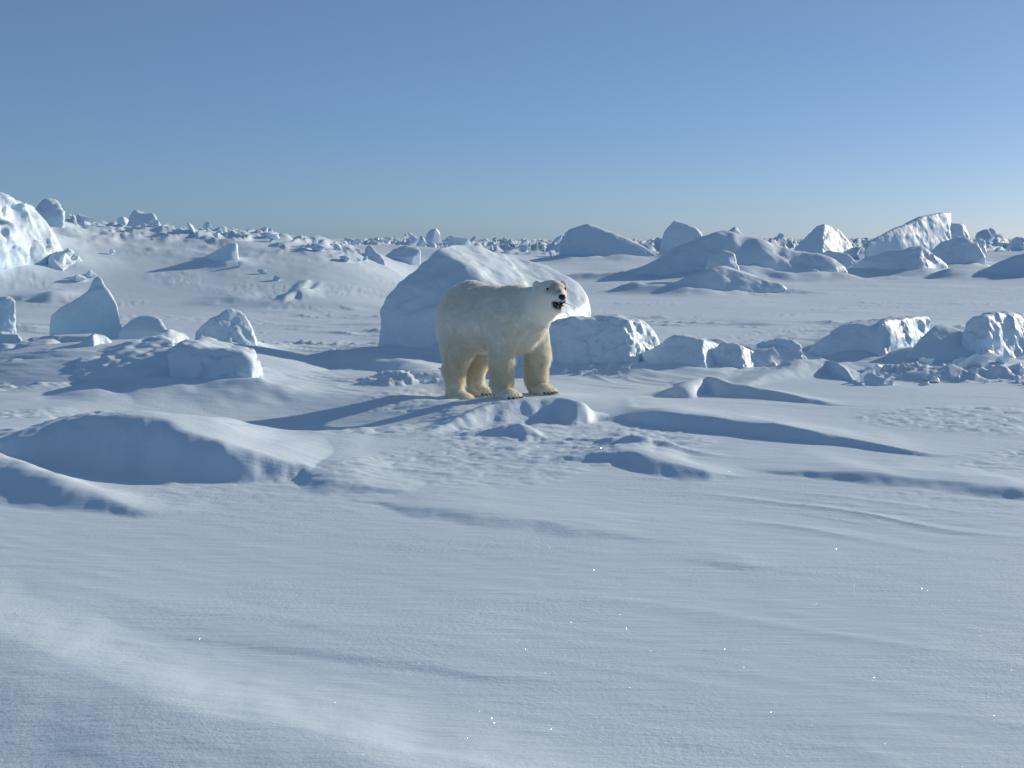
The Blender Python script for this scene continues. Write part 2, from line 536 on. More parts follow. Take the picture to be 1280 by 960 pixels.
# ------------------------------------------------------------------ ice blocks
def hull_planes(pts):
    bm = bmesh.new()
    for p in pts: bm.verts.new(p)
    bmesh.ops.convex_hull(bm, input=bm.verts)
    bm.normal_update()
    pl = []
    for f in bm.faces:
        n = f.normal
        c = f.calc_center_median()
        pl.append((n.x, n.y, n.z, n.dot(c)))
    bm.free()
    out = []
    for p in pl:
        if not any(abs(p[0] - q[0]) + abs(p[1] - q[1]) + abs(p[2] - q[2]) < 0.02 and abs(p[3] - q[3]) < 0.01 for q in out):
            out.append(p)
    return out

def hull(d, pts, drop=True, thick=0.0):
    """3-D points given as bearing and height (photograph pixel) and distance d + offset; dropped to below the snow"""
    out = []
    for p in pts:
        q = WD(p[0], p[1], d + p[2])
        out.append(q)
        if thick:
            out.append((q[0] * (d + p[2] + thick) / (d + p[2]) * 0.985, q[1] + thick, q[2] - 0.08 * thick))
    if drop:
        out += [(q[0], q[1], -0.35) for q in out]
    return out

def smin(a, b, k):
    if k <= 0: return np.minimum(a, b)
    h = np.clip(0.5 + 0.5 * (b - a) / k, 0, 1)
    return b + (a - b) * h - k * h * (1 - h)

ALL_BLOCKS = []
def drift_round(hulls, amount, seed):
    """snow the wind has banked against the foot of a block"""
    for hl in hulls:
        P = np.array(hl)
        top = P[:, 2].max() - Hs(P[:, 0].mean(), P[:, 1].mean())
        hs = amount * min(.22 * max(top, .15), .34)
        pl = np.array([p for p in hull_planes([(a, b, 0) for a, b in P[:, :2]] + [(a, b, 1) for a, b in P[:, :2]]) if abs(p[2]) < .5])
        w = 1.1 * hs + .18 + .006 * P[:, 1].mean()
        c0 = P[:, :2].min(0) - 5 * w; c1 = P[:, :2].max(0) + 5 * w
        def f(x, y, pl=pl, hs=hs, w=w):
            d = np.full(x.shape, -1e9)
            for p in pl: d = np.maximum(d, x * p[0] + y * p[1] - p[3])
            k = .75 + .7 * fbm2(x / (2.2 * w), y / (2.2 * w), 3, 700 + seed)
            return hs * np.clip(k, .05, 1.6) * np.exp(-(np.maximum(d, 0) / w) ** 1.3) * (1 - smooth(3.5, 5, np.maximum(d, 0) / w))
        FEATURES.append((c0[0], c1[0], c0[1], c1[1], f))
def ice_block(name, label, hulls, cat="ice block", group=None, mat=None, res=64, rnd=0.12, amp=0.05, nscale=2.2, blend=0.1, fine=0.015, seed=0, skirt=1.2, facet=.55):
    P = np.array([p for hl in hulls for p in hl])
    lo = P.min(0); hi = P.max(0)
    size = (hi - lo).max()
    h = size / res
    lo = lo - 3 * h; hi = hi + 3 * h
    n = np.ceil((hi - lo) / h).astype(int) + 1
    ax = [lo[k] + h * np.arange(n[k]) for k in range(3)]
    X, Y, Z = np.meshgrid(*ax, indexing='ij')
    pts = np.stack([X.ravel(), Y.ravel(), Z.ravel()], 1)
    S = None
    k = rnd * size * 0.05 + 1e-4
    for hl in hulls:
        pl = np.array(hull_planes(hl))
        D = pts @ pl[:, :3].T - pl[:, 3]
        mx = D.max(1)
        D = mx + k * np.log(np.exp((D - mx[:, None]) / k).sum(1))
        S = D if S is None else smin(S, D, blend)
    drift_round(hulls, skirt, seed)
    v, q = surface_nets(S.reshape(X.shape), lo, h)
    v = relax(v, q, 1, 0.4)
    nn = vnormals(v, q)
    f = nscale
    dsp = amp * fbm3(v * f, 3, 100 + seed, 0.5) + fine * fbm3(v * f * 6, 2, 200 + seed)
    # chipped facets
    ch = fbm3(v * f * 1.7 + 5, 2, 300 + seed)
    dsp = dsp - amp * 0.8 * np.clip(ch - 0.25, 0, None)
    steep = (1 - smooth(.45, .85, nn[:, 2]))
    dsp = dsp + facet * amp * steep * facets(v * f * 1.5 + .4 * fbm3(v * f * 2, 2, 40)[:, None], 800 + seed) * (.6 + .4 * fbm3(v * f * .8, 1, 60))
    v = v + nn * dsp[:, None]
    base = np.array([(lo[0] + hi[0]) / 2, (lo[1] + hi[1]) / 2, 0.0])
    base[2] = Hs(base[0], base[1])
    me = np_mesh(name, v - base, q)
    o = link(name, me, mat or M_ICE, None, base)
    tag(o, label, cat, group, "thing")
    ALL_BLOCKS.append(o)
    return o

# the big drifted block behind the bear
ice_block("ice_block", "largest pale blue snow-capped ice block, directly behind the polar bear",
    [hull(21.4, [(471, 456, 0), (472, 388, .05), (480, 372, .2), (512, 336, .6), (545, 307, 1.2), (572, 305, 1.9), (630, 316, 2.6), (588, 345, .75), (560, 352, .5), (690, 398, .15), (700, 472, -.2)]),
     hull(21.4, [(548, 330, 1.0), (560, 306, 1.6), (575, 304, 2.0), (640, 318, 2.9), (690, 334, 3.0), (722, 356, 2.6), (738, 378, 2.2), (742, 398, 2.0), (690, 398, .5), (600, 350, .9)]),
     hull(21.4, [(500, 440, -.1), (505, 400, .0), (540, 380, .1), (600, 372, .25), (680, 400, .0), (690, 460, -.35)])],
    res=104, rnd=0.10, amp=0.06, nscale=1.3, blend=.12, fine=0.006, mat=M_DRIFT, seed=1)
# broken wall right of the bear
ice_block("ice_ridge", "long shaded snow wall with ragged lit crest just right of the bear",
    [hull(19.6, [(672, 404, .1), (700, 399, .2), (745, 402, .2), (764, 391, .35), (786, 396, .3), (812, 408, .9), (826, 432, 1.0), (834, 470, .9), (790, 472, -.1), (672, 472, -.1), (745, 396, 1.2), (800, 402, 1.1)]),
     hull(19.7, [(640, 420, .3), (690, 400, .4), (700, 470, -.1), (640, 470, .1), (690, 405, 1.0)])],
    cat="ice ridge", res=96, rnd=0.120, amp=0.054, nscale=2.6, fine=0.0080, seed=2, skirt=.75)
ice_block("ice_block", "rounded snow-covered ice lump in the middle of the low wall right of the bear",
    [hull(19.7, [(800, 440, .3), (835, 420, .2), (855, 416, .3), (880, 422, .2), (902, 434, .7), (912, 468, .7), (884, 471, -.15), (815, 470, -.1), (860, 418, 1.0), (895, 432, .8)])],
    res=64, rnd=0.210, amp=0.030, nscale=3.0, fine=0.0048, seed=3, skirt=.75)
ice_block("ice_block", "small knobbly ice lump at the right end of the low snow wall",
    [hull(19.9, [(884, 440, .2), (903, 427, .2), (925, 428, .2), (945, 438, .5), (956, 462, .5), (930, 470, -.1), (886, 468, 0), (915, 427, .7)])],
    res=50, rnd=0.240, amp=0.030, nscale=3.5, fine=0.0048, seed=4, skirt=.75)
ice_block("ice_block", "low jagged ice piece behind the right end of the snow wall",
    [hull(20.4, [(924, 444, .1), (945, 428, .2), (976, 421, .3), (1001, 430, .3), (1008, 452, .1), (930, 455, 0), (980, 423, 1.0)])],
    res=54, rnd=0.150, amp=0.036, nscale=3.0, fine=0.0060, seed=5, skirt=.75)
ice_block("snow_bank", "low continuous snow bank linking the ice lumps right of the bear",
    [hull(20.3, [(780, 446, .2), (825, 431, .3), (880, 433, .2), (935, 436, .2), (975, 431, .3), (1012, 441, .4), (1025, 462, .1), (905, 470, -.35), (780, 470, -.2), (830, 430, 1.1), (975, 430, 1.2)])],
    cat="snow bank", res=90, rnd=.2, amp=.09, nscale=1.7, fine=.006, mat=M_DRIFT, seed=19, skirt=.75)
# right-hand group
ice_block("ice_block", "overhanging snow slab with bright broken end at right, beyond the low peak",
    [hull(21.3, [(1006, 441, 0), (1042, 420, .2), (1062, 405, .3), (1104, 400, .4), (1112, 415, .1), (1115, 452, -.1), (1010, 452, -.1), (1062, 401, 1.6), (1120, 398, 1.6)]),
     hull(21.4, [(1100, 400, -.1), (1130, 396, .5), (1160, 394, 1.3), (1162, 404, 1.3), (1150, 428, .8), (1132, 452, .3), (1104, 453, -.25), (1112, 396, 1.9), (1160, 398, 2.2)])],
    res=84, rnd=0.120, amp=0.036, nscale=2.6, fine=0.0056, seed=6, skirt=1.7)
ice_block("snow_mound", "smooth rounded snow mound right of the slab with the bright broken end",
    [hull(20.9, [(1125, 450, 0), (1150, 420, .3), (1168, 405, .6), (1195, 408, .7), (1212, 420, .5), (1240, 455, 0), (1190, 456, -.2), (1180, 404, 1.5)])],
    cat="snow mound", res=60, rnd=0.360, amp=0.024, nscale=2.0, fine=0.0040, mat=M_DRIFT, seed=7)
ice_block("ice_block", "rounded white ice boulder cut off by the right edge above the loose chunks",
    [hull(21.0, [(1200, 410, .2), (1216, 396, .2), (1232, 391, .2), (1275, 391, 1.0), (1310, 398, 1.4), (1330, 440, 1.2), (1285, 462, .4), (1228, 446, -.2), (1250, 392, 1.5), (1310, 405, 1.5)])],
    res=64, rnd=0.210, amp=0.054, nscale=2.4, fine=0.0080, seed=8, skirt=1.7)
# left cluster
ice_block("ice_block", "pointed pale blue ice block with a knob on its peak, at left",
    [hull(24.0, [(61, 440, 0), (62, 398, .05), (76, 384, .2), (107, 366, .4), (133, 362, .5), (146, 378, .45), (154, 404, .35), (157, 440, .2), (90, 378, 1.1), (130, 365, 1.1)]),
     hull(24.0, [(108, 370, .4), (116, 350, .55), (120, 345, .6), (127, 346, .6), (133, 364, .5), (135, 375, .5), (121, 347, .85), (132, 366, .95)])],
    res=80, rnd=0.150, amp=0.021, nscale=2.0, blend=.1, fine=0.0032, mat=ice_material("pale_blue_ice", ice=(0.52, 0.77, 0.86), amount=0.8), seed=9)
ice_block("ice_block", "snow-dusted ice boulder standing at the right end of the left snow bank",
    [hull(22.2, [(242, 414, .1), (262, 397, .2), (284, 387, .4), (301, 389, .5), (315, 408, .4), (326, 445, .2), (300, 450, -.1), (243, 440, 0), (290, 388, .9), (315, 412, .9)])],
    res=62, rnd=0.180, amp=0.030, nscale=3.0, fine=0.0048, seed=10)
ice_block("snow_mound", "smooth round snow hump between the pointed block and the boulder at left",
    [hull(24.0, [(146, 414, 0), (165, 398, .2), (182, 393, .3), (200, 396, .3), (214, 416, 0), (182, 394, 1.0)])],
    cat="snow mound", res=50, rnd=0.420, amp=0.012, nscale=2.0, fine=0.0024, mat=M_DRIFT, seed=11)
ice_block("ice_slab", "leaning ice slab tip cut off by the left edge of the picture",
    [hull(23.2, [(-40, 380, .2), (-2, 378, .1), (8, 371, .2), (20, 376, .2), (10, 400, .1), (-5, 418, 0), (-50, 420, 0), (12, 373, .6)])],
    cat="ice slab", res=50, rnd=0.120, amp=0.018, nscale=3, seed=12)
ice_block("ice_block", "low flat-topped ice piece at the left edge under the leaning slab tip",
    [hull(22.2, [(-40, 420, 0), (-5, 415, .1), (24, 419, .1), (30, 434, 0), (-40, 438, 0), (10, 414, .7)])],
    res=44, rnd=0.180, amp=0.018, nscale=3, seed=13)
ice_block("ice_slab", "broad snow-topped ice slab with a rough slanting face, lower front of the left bank",
    [hull(16.8, [(80, 502, -.2), (112, 462, 1.1), (150, 447, 1.6), (215, 437, 1.9), (240, 434, 1.7), (215, 500, 0), (200, 417, 3.0), (100, 436, 2.4)]),
     hull(16.8, [(210, 500, .1), (214, 440, .6), (240, 433, .7), (292, 439, .55), (312, 450, .5), (324, 497, .2), (250, 415, 2.4), (320, 432, 1.8), (329, 464, 1.0)])],
    cat="ice slab", res=100, rnd=0.120, amp=.055, nscale=2.0, blend=.06, fine=.008, facet=.9, seed=14)
ice_block("snow_mound", "shaded snow lump at the left edge below the pointed ice block",
    [hull(18.3, [(-60, 500, 0), (-30, 462, .3), (20, 450, .5), (60, 455, .5), (92, 475, .3), (88, 500, 0), (20, 446, 1.6)])],
    cat="snow mound", res=56, rnd=0.300, amp=0.042, nscale=2.0, fine=0.0048, mat=M_DRIFT, seed=15)
ice_block("ice_block", "lumpy snow-crusted ice below the big block, just left of the bear's hind legs",
    [hull(18.6, [(508, 488, 0), (514, 468, .1), (530, 462, .2), (552, 466, .2), (560, 490, 0), (535, 462, .6)]),
     hull(18.6, [(480, 486, 0), (488, 470, .1), (505, 470, .2), (515, 488, 0), (500, 468, .5)])],
    res=56, rnd=0.120, amp=0.030, nscale=4, fine=0.0060, seed=16)

ice_block("ice_block", "small angular ice piece on the left snow bank, in front of the pointed block",
    [hull(19.6, [(88, 452, 0), (98, 430, .1), (116, 417, .2), (136, 424, .5), (150, 452, .6), (120, 458, -.1), (122, 419, .9)])],
    res=48, rnd=.12, amp=.04, nscale=2.6, fine=.006, seed=17, skirt=1.4)
ice_block("ice_block", "low wedge of ice on the left snow bank, between pointed block and boulder",
    [hull(19.8, [(172, 440, 0), (188, 420, .2), (212, 411, .4), (236, 420, .9), (252, 442, 1.0), (215, 446, 0), (214, 413, 1.2)])],
    res=48, rnd=.12, amp=.04, nscale=2.6, fine=.006, seed=18, skirt=1.4)

# far left pressure ridge
ice_block("ice_block", "tall bright ice mass piled at the far left end of the ridge",
    [hull(40.6, [(-60, 338, -2.0), (-60, 252, -1.2), (-12, 243, -.2), (14, 242, .4), (26, 250, .8), (48, 273, 1.4), (72, 300, 1.9), (95, 330, 1.9), (30, 340, -.2), (0, 243, 3), (40, 266, 4)]),
     hull(40.3, [(-40, 296, -1.8), (-8, 276, -.9), (16, 281, -.3), (30, 302, .4), (34, 340, .3), (-40, 340, -2), (0, 276, 1)]),
     hull(40.5, [(24, 247, .6), (34, 252, .8), (58, 288, 1.5), (60, 304, 1.5), (40, 284, .8), (38, 254, 3), (62, 285, 3.4)]),
     hull(40.3, [(60, 322, .8), (84, 308, 1.2), (100, 318, 1.6), (112, 334, 1.6), (80, 340, .4), (90, 309, 2.4)])],
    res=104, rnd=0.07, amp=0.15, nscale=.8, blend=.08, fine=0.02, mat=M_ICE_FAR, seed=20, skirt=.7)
ice_block("ice_block", "rough grey-blue ice chunk on the skyline beside the tall ice mass",
    [hull(46, [(40, 264, 0), (47, 253, .3), (58, 248, .5), (72, 250, .6), (79, 258, .5), (80, 268, .2), (60, 272, 0), (62, 249, 1.3)])],
    res=48, rnd=0.120, amp=0.060, nscale=1.4, fine=0.0160, mat=M_ICE_FAR, seed=21)
ice_block("ice_block", "crooked two-horned ice chunk standing on the skyline of the left ridge",
    [hull(49, [(154, 288, 0), (160, 270, .3), (168, 263, .5), (180, 266, .5), (192, 268, .6), (194, 290, 0), (172, 264, 1.2)]),
     hull(49, [(184, 290, 0), (189, 266, .5), (193, 268, .5), (205, 287, .3), (206, 292, .2), (190, 270, 1)])],
    res=50, rnd=0.090, amp=0.048, nscale=1.5, fine=0.0120, mat=M_ICE_FAR, seed=22)
ice_block("ice_slab", "upright fin of ice with a bright right edge on the left slope",
    [hull(43.3, [(247, 324, .6), (270, 314, .3), (286, 304, 0), (296, 303, .1), (299, 324, 0), (284, 330, -.3), (250, 330, .3), (297, 306, .45)])],
    cat="ice slab", res=50, rnd=0.060, amp=0.018, nscale=1.6, fine=0.0040, mat=M_ICE_FAR, seed=23)
ice_block("ice_block", "small tilted ice chunk on the ridge crest above the upright fin",
    [hull(50, [(256, 300, 0), (264, 292, .2), (278, 282, .4), (284, 282, .5), (286, 292, .3), (284, 302, 0), (280, 284, 1.0)])],
    res=40, rnd=0.072, amp=0.036, nscale=1.6, fine=0.0080, mat=M_ICE_FAR, seed=24)
ice_block("ice_slab", "tilted plate of ice on the ridge crest right of the upright fin",
    [hull(50, [(298, 304, 0), (312, 298, .2), (332, 290, .4), (338, 290, .5), (340, 300, .3), (325, 306, 0), (335, 291, 1.2)])],
    cat="ice slab", res=40, rnd=0.072, amp=0.030, nscale=1.6, fine=0.0080, mat=M_ICE_FAR, seed=25)
ice_block("ice_block", "bright rounded ice knobs at the right foot of the left ridge",
    [hull(47, [(452, 322, 0), (456, 308, .3), (464, 306, .4), (472, 318, .2), (475, 328, 0), (462, 307, 1)]),
     hull(47, [(466, 326, 0), (470, 317, .2), (477, 318, .2), (482, 328, 0), (474, 318, .8)])],
    res=44, rnd=0.150, amp=0.036, nscale=1.8, fine=0.0080, mat=M_ICE_FAR, seed=26)
ice_block("ice_slab", "flat bright white ice slab lying left of the big block's peak",
    [hull(62, [(480, 320, 0), (490, 312, .4), (508, 307, .8), (524, 310, .8), (526, 314, .4), (514, 322, 0), (510, 308, 2)])],
    cat="ice slab", res=44, rnd=0.120, amp=0.030, nscale=1.2, fine=0.0080, mat=M_ICE_FAR, seed=27)

# far right ridge
ice_block("ice_block", "large shaded ice block with a long sloping top, right of the bear's head",
    [hull(84, [(696, 327, 0), (700, 300, .3), (704, 290, .6), (734, 280, 1.4), (748, 283, 1.6), (762, 290, 1.4), (800, 305, 1), (827, 322, .4), (770, 328, -.5), (740, 281, 4), (800, 306, 4)])],
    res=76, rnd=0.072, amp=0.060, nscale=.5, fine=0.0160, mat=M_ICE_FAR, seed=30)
ice_block("ice_block", "tilted cube-like ice block with a bright right end, on the skyline at centre right",
    [hull(90, [(824, 316, 0), (830, 290, .4), (842, 275, 1), (868, 284, 1.2), (878, 294, 1), (866, 306, .5), (864, 316, 0), (848, 276, 3), (876, 290, 3)])],
    res=60, rnd=0.060, amp=0.048, nscale=.6, fine=0.0120, mat=M_ICE_FAR, seed=31)
ice_block("snow_ridge", "long dark snow-drifted ridge with a knobbed crest at centre right",
    [hull(58, [(745, 352, .8), (800, 336, .2), (850, 312, .5), (884, 294, 1.2), (912, 287, 1.6), (948, 294, 1.8), (990, 312, 1.6), (1060, 332, 1.5), (1010, 345, 0), (880, 350, -.6), (905, 290, 4), (960, 300, 4)]),
     hull(59, [(905, 296, .6), (911, 282, 1), (922, 277, 1.2), (930, 280, 1.2), (932, 296, .6), (920, 278, 2)])],
    cat="snow ridge", res=100, rnd=0.14, amp=0.14, nscale=.7, blend=.08, fine=0.0120, mat=M_DRIFT, seed=32)
ice_block("snow_mound", "dark wedge-shaped drift with a lit crumbly right side, before the knobbed ridge",
    [hull(46, [(788, 372, .6), (840, 352, .2), (888, 334, .4), (904, 329, .7), (925, 336, .8), (950, 346, .8), (985, 356, .8), (940, 368, 0), (860, 372, -.4), (905, 331, 2.4)])],
    cat="snow mound", res=76, rnd=0.120, amp=0.048, nscale=1.0, fine=0.0120, mat=M_DRIFT, seed=33)
ice_block("ice_block", "rounded ice lump between the wedge drift and the knobbed ridge",
    [hull(55, [(878, 338, 0), (886, 320, .3), (905, 313, .6), (918, 317, .6), (926, 336, .2), (905, 340, -.3), (906, 313, 1.6)])],
    res=48, rnd=0.180, amp=0.054, nscale=1.1, fine=0.0120, mat=M_ICE_FAR, seed=34)
ice_block("ice_block", "pyramid-shaped ice block with bright right face on the right skyline",
    [hull(76, [(984, 322, .4), (1002, 302, .6), (1019, 283, 1), (1030, 279, .8), (1027, 322, -.6), (1048, 286, 1.6), (1062, 302, 2), (1076, 322, 2), (1040, 283, 3)])],
    res=64, rnd=0.048, amp=0.042, nscale=.7, fine=0.0120, mat=M_ICE_FAR, seed=35)
ice_block("ice_slab", "tallest ramp-like slab rising to a sheer white end, on the right skyline",
    [hull(80, [(1080, 305, -2.6), (1110, 288, -1.3), (1150, 271, .9), (1178, 265, 2.3), (1186, 264, 2.7), (1190, 310, 2.4), (1130, 314, -.9), (1188, 265, 5), (1150, 272, 5)]),
     hull(82.6, [(1180, 285, 0), (1188, 276, .3), (1203, 279, .8), (1212, 296, .8), (1208, 312, .4), (1180, 312, -.3), (1205, 281, 2)])],
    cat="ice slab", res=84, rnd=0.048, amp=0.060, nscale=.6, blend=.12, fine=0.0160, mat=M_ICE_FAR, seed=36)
ice_block("ice_block", "dark ice hummock with a lit triangular face, below the ramp-like slab",
    [hull(62, [(1048, 344, .6), (1072, 324, .4), (1108, 314, .6), (1148, 308, .8), (1153, 307, .6), (1148, 338, -.4), (1172, 320, 1.4), (1188, 336, 1.2), (1150, 309, 2.4)])],
    res=70, rnd=0.060, amp=0.078, nscale=.8, fine=0.0160, mat=M_ICE_FAR, seed=37)
ice_block("snow_mound", "dark rounded drift left of the triangular-faced hummock",
    [hull(66, [(1005, 340, 0), (1018, 320, .4), (1035, 313, .7), (1060, 318, .7), (1080, 336, .4), (1040, 342, -.3), (1038, 314, 2)])],
    cat="snow mound", res=50, rnd=0.180, amp=0.078, nscale=.9, fine=0.0120, mat=M_DRIFT, seed=38)
ice_block("snow_mound", "dark low drift on the right below the sheer white end",
    [hull(69, [(1155, 325, 0), (1175, 302, .4), (1200, 294, .8), (1220, 300, .8), (1234, 322, .3), (1195, 328, -.4), (1200, 295, 2)])],
    cat="snow mound", res=50, rnd=0.180, amp=0.072, nscale=.9, fine=0.0120, mat=M_DRIFT, seed=39)
ice_block("ice_block", "small squarish ice block at the end of the low right drift",
    [hull(70, [(1212, 316, 0), (1214, 302, .2), (1224, 297, .4), (1232, 300, .5), (1234, 316, 0), (1224, 298, 1.2)])],
    res=40, rnd=0.072, amp=0.036, nscale=1.1, fine=0.0120, mat=M_ICE_FAR, seed=40)
ice_block("snow_mound", "dark snow slope rising out of the right edge of the picture",
    [hull(58, [(1200, 347, .8), (1240, 332, .4), (1285, 312, .8), (1340, 300, 1), (1400, 340, 1), (1290, 350, -.4), (1300, 310, 3)])],
    cat="snow mound", res=60, rnd=0.180, amp=0.060, nscale=.7, fine=0.0120, mat=M_DRIFT, seed=41)

build_ground()

# ------------------------------------------------------------------ rubble: individual lumps of broken ice
def chunk_mesh(seed, n=14, cuts=1, rug=.16):
    r = random.Random(seed)
    bm = bmesh.new()
    for _ in range(n):
        v = Vector((r.gauss(0, 1), r.gauss(0, 1), r.gauss(0, 1))).normalized()
        v.x *= r.uniform(.55, 1.0); v.y *= r.uniform(.5, .9); v.z *= r.uniform(.5, 1.0)
        bm.verts.new(v * .5)
    res = bmesh.ops.convex_hull(bm, input=bm.verts)
    bmesh.ops.delete(bm, geom=[e for e in res['geom_interior'] if isinstance(e, bmesh.types.BMVert)], context='VERTS')
    bmesh.ops.triangulate(bm, faces=bm.faces[:])
    bmesh.ops.subdivide_edges(bm, edges=bm.edges[:], cuts=cuts, use_grid_fill=True)
    bmesh.ops.smooth_vert(bm, verts=bm.verts[:], factor=.12, use_axis_x=True, use_axis_y=True, use_axis_z=True)
    co = np.array([v.co[:] for v in bm.verts])
    dn = fbm3(co * 3.5, 2, 500 + seed)
    for v, k in zip(bm.verts, dn):
        v.co *= 1 + rug * k
    me = bpy.data.meshes.new("ice_chunk")
    bm.to_mesh(me); bm.free()
    for p in me.polygons: p.use_smooth = False
    return me
CH_FAR = [chunk_mesh(i) for i in range(14)]
for m in CH_FAR: m.materials.append(M_ICE_FAR)
CH_NEAR = [chunk_mesh(40 + i, 12, 2, .34) for i in range(10)]
for m in CH_NEAR: m.materials.append(M_DRIFT)

def place_chunk(px, py, d, w, hgt, label, group, near=False, z=None):
    """a lump w wide and hgt tall (metres) whose foot is in the snow at bearing px, distance d"""
    u, s = ray(px, py)
    x, y = u * d, d
    g = Hs(x, y)
    zt = g if z is None else z
    o = bpy.data.objects.new("ice_chunk", random.choice(CH_NEAR if near else CH_FAR))
    COL.objects.link(o)
    o.location = (x, y, zt + hgt * (.12 if near else .26))
    o.scale = (w, w * random.uniform(.7, 1.2), hgt)
    tl = .35
    if random.random() < .5:                       # a tilted slab rather than a lump
        o.scale = (w * 1.1, w * random.uniform(.8, 1.2), max(w, hgt) * .38); tl = .85
    o.rotation_euler = (random.uniform(-tl, tl), random.uniform(-tl, tl), random.uniform(0, 6.28))
    tag(o, label, "ice chunk", group)
    return o

# skyline rubble field
def skyline(n, x0, x1, dmin, dmax, hmin, hmax, label, group):
    for _ in range(n):
        px = random.uniform(x0, x1); d = random.uniform(dmin, dmax)
        h = random.uniform(hmin, hmax) * random.choice((.6, .8, 1, 1, 1.25))
        place_chunk(px, 300, d, h * random.uniform(1.0, 1.9), h * random.uniform(.9, 1.4), label, group)
skyline(60, 425, 700, 120, 190, .45, 1.1, "small broken ice lump on the skyline above the big block", "rubble on the skyline above the big block")
skyline(14, 505, 585, 112, 125, .9, 1.8, "larger pale ice lump heaped on the skyline left of the bear's head", "heaped lumps on the skyline left of the bear's head")
skyline(14, 690, 724, 110, 140, .9, 1.8, "ice lump in the heap behind the left end of the sloping-topped block", "heap behind the sloping-topped block")
skyline(45, 724, 985, 120, 190, .55, 1.3, "small broken ice lump on the skyline right of the sloping-topped block", "rubble on the skyline at centre right")
skyline(30, 930, 1110, 105, 170, .6, 1.5, "broken ice lump on the skyline beside the pyramid-shaped block", "rubble on the skyline around the pyramid block")
skyline(45, 1195, 1300, 105, 180, .5, 1.4, "broken ice lump on the skyline at the right edge", "rubble on the skyline at the right edge")
skyline(12, 1085, 1200, 95, 150, .6, 1.2, "small ice lump on the skyline behind the ramp-like slab", "rubble behind the ramp-like slab")
# crest of the left ridge
for _ in range(42):
    px = random.uniform(70, 470); d = random.uniform(46, 54)
    h = random.uniform(.10, .36)
    place_chunk(px, 300, d, h * random.uniform(1.2, 2.6), h * 1.4, "small snow-dusted ice piece strewn along the crest of the left ridge", "ice pieces along the left ridge crest")
for px, py, d, w, h, lab in [
        (112, 326, 40.6, .5, .35, "outermost small ice piece right of the tall ice mass on the left slope"),
        (104, 329, 40.2, .4, .3, "middle one of three small ice pieces at the tall ice mass's right foot"),
        (96, 334, 40, .7, .3, "widest small ice piece close against the tall ice mass's right foot"),
        (300, 328, 42.6, .35, .3, "single small ice piece just right of the upright fin of ice"),
        (140, 300, 44, .3, .25, "lone small ice piece on the smooth slope below the two-horned chunk"),
        (330, 330, 42, .5, .15, "low flat ice piece on the slope, left one of a pair"),
        (345, 332, 41, .4, .14, "low flat ice piece on the slope, right one of a pair"),
        (395, 310, 46, .8, .35, "broad ice piece high on the right part of the left slope"),
        (430, 315, 45, .7, .3, "ice piece near the bright knobs at the left ridge's right foot")]:
    place_chunk(px, py, d, w, h, lab, "loose ice pieces on the left slope")
# loose chunks on the right, below the slab
for _ in range(46):
    px = random.uniform(1075, 1285); py = random.uniform(460, 482)
    x, y = G(px, py)
    h = random.choice((.06, .08, .1, .12, .16, .24)) * random.uniform(.8, 1.2)
    place_chunk(px, py, y, h * random.uniform(1.2, 2.2), h * 1.3, "loose snowy ice chunk in the strip of rubble at right, below the mound", "loose chunks in the rubble strip at right", near=True)
for _ in range(26):
    px = random.uniform(690, 790) if random.random() < .75 else random.uniform(470, 545); py = random.uniform(466, 473)
    x, y = G(px, py)
    h = random.uniform(.03, .08)
    place_chunk(px, py, y - .1, h * 1.5, h * 1.3, "small snow crumb fallen at the foot of the shaded wall behind the bear", "snow crumbs at the foot of the wall", near=True)

# ------------------------------------------------------------------ polar bear
def ell(p, c, r, rot=None):
    q = p - np.array(c)
    if rot is not None: q = q @ np.array(rot)
    r = np.array(r)
    k0 = np.linalg.norm(q / r, axis=1); k1 = np.linalg.norm(q / (r * r), axis=1)
    return k0 * (k0 - 1) / np.maximum(k1, 1e-6)

def cone(p, a, b, ra, rb):
    a = np.array(a, float); b = np.array(b, float)
    ab = b - a
    t = np.clip((p - a) @ ab / (ab @ ab), 0, 1)
    return np.linalg.norm(p - a - t[:, None] * ab, axis=1) - (ra + (rb - ra) * t)

# local frame: +X forward, +Y the bear's left, +Z up, z = 0 at the reference snow height
HEAD_O = np.array([1.02, 0.03, 1.262])
HEAD_S = .99          # centre of the skull
HEAD_YAW = math.radians(-21.0)                  # turned a little to the bear's right
HEAD_PITCH = math.radians(-2.0)
def head_matrix():
    cy, sy = math.cos(HEAD_YAW), math.sin(HEAD_YAW)
    cp, sp = math.cos(HEAD_PITCH), math.sin(HEAD_PITCH)
    f = np.array([cy * cp, sy * cp, sp]); l = np.array([-sy, cy, 0.0]); u = np.cross(f, l)
    return np.stack([f, l, u], 1)               # columns
HM = head_matrix()
def hp(x, y, z):
    return HEAD_O + HM @ (HEAD_S * np.array([x, y, z]))

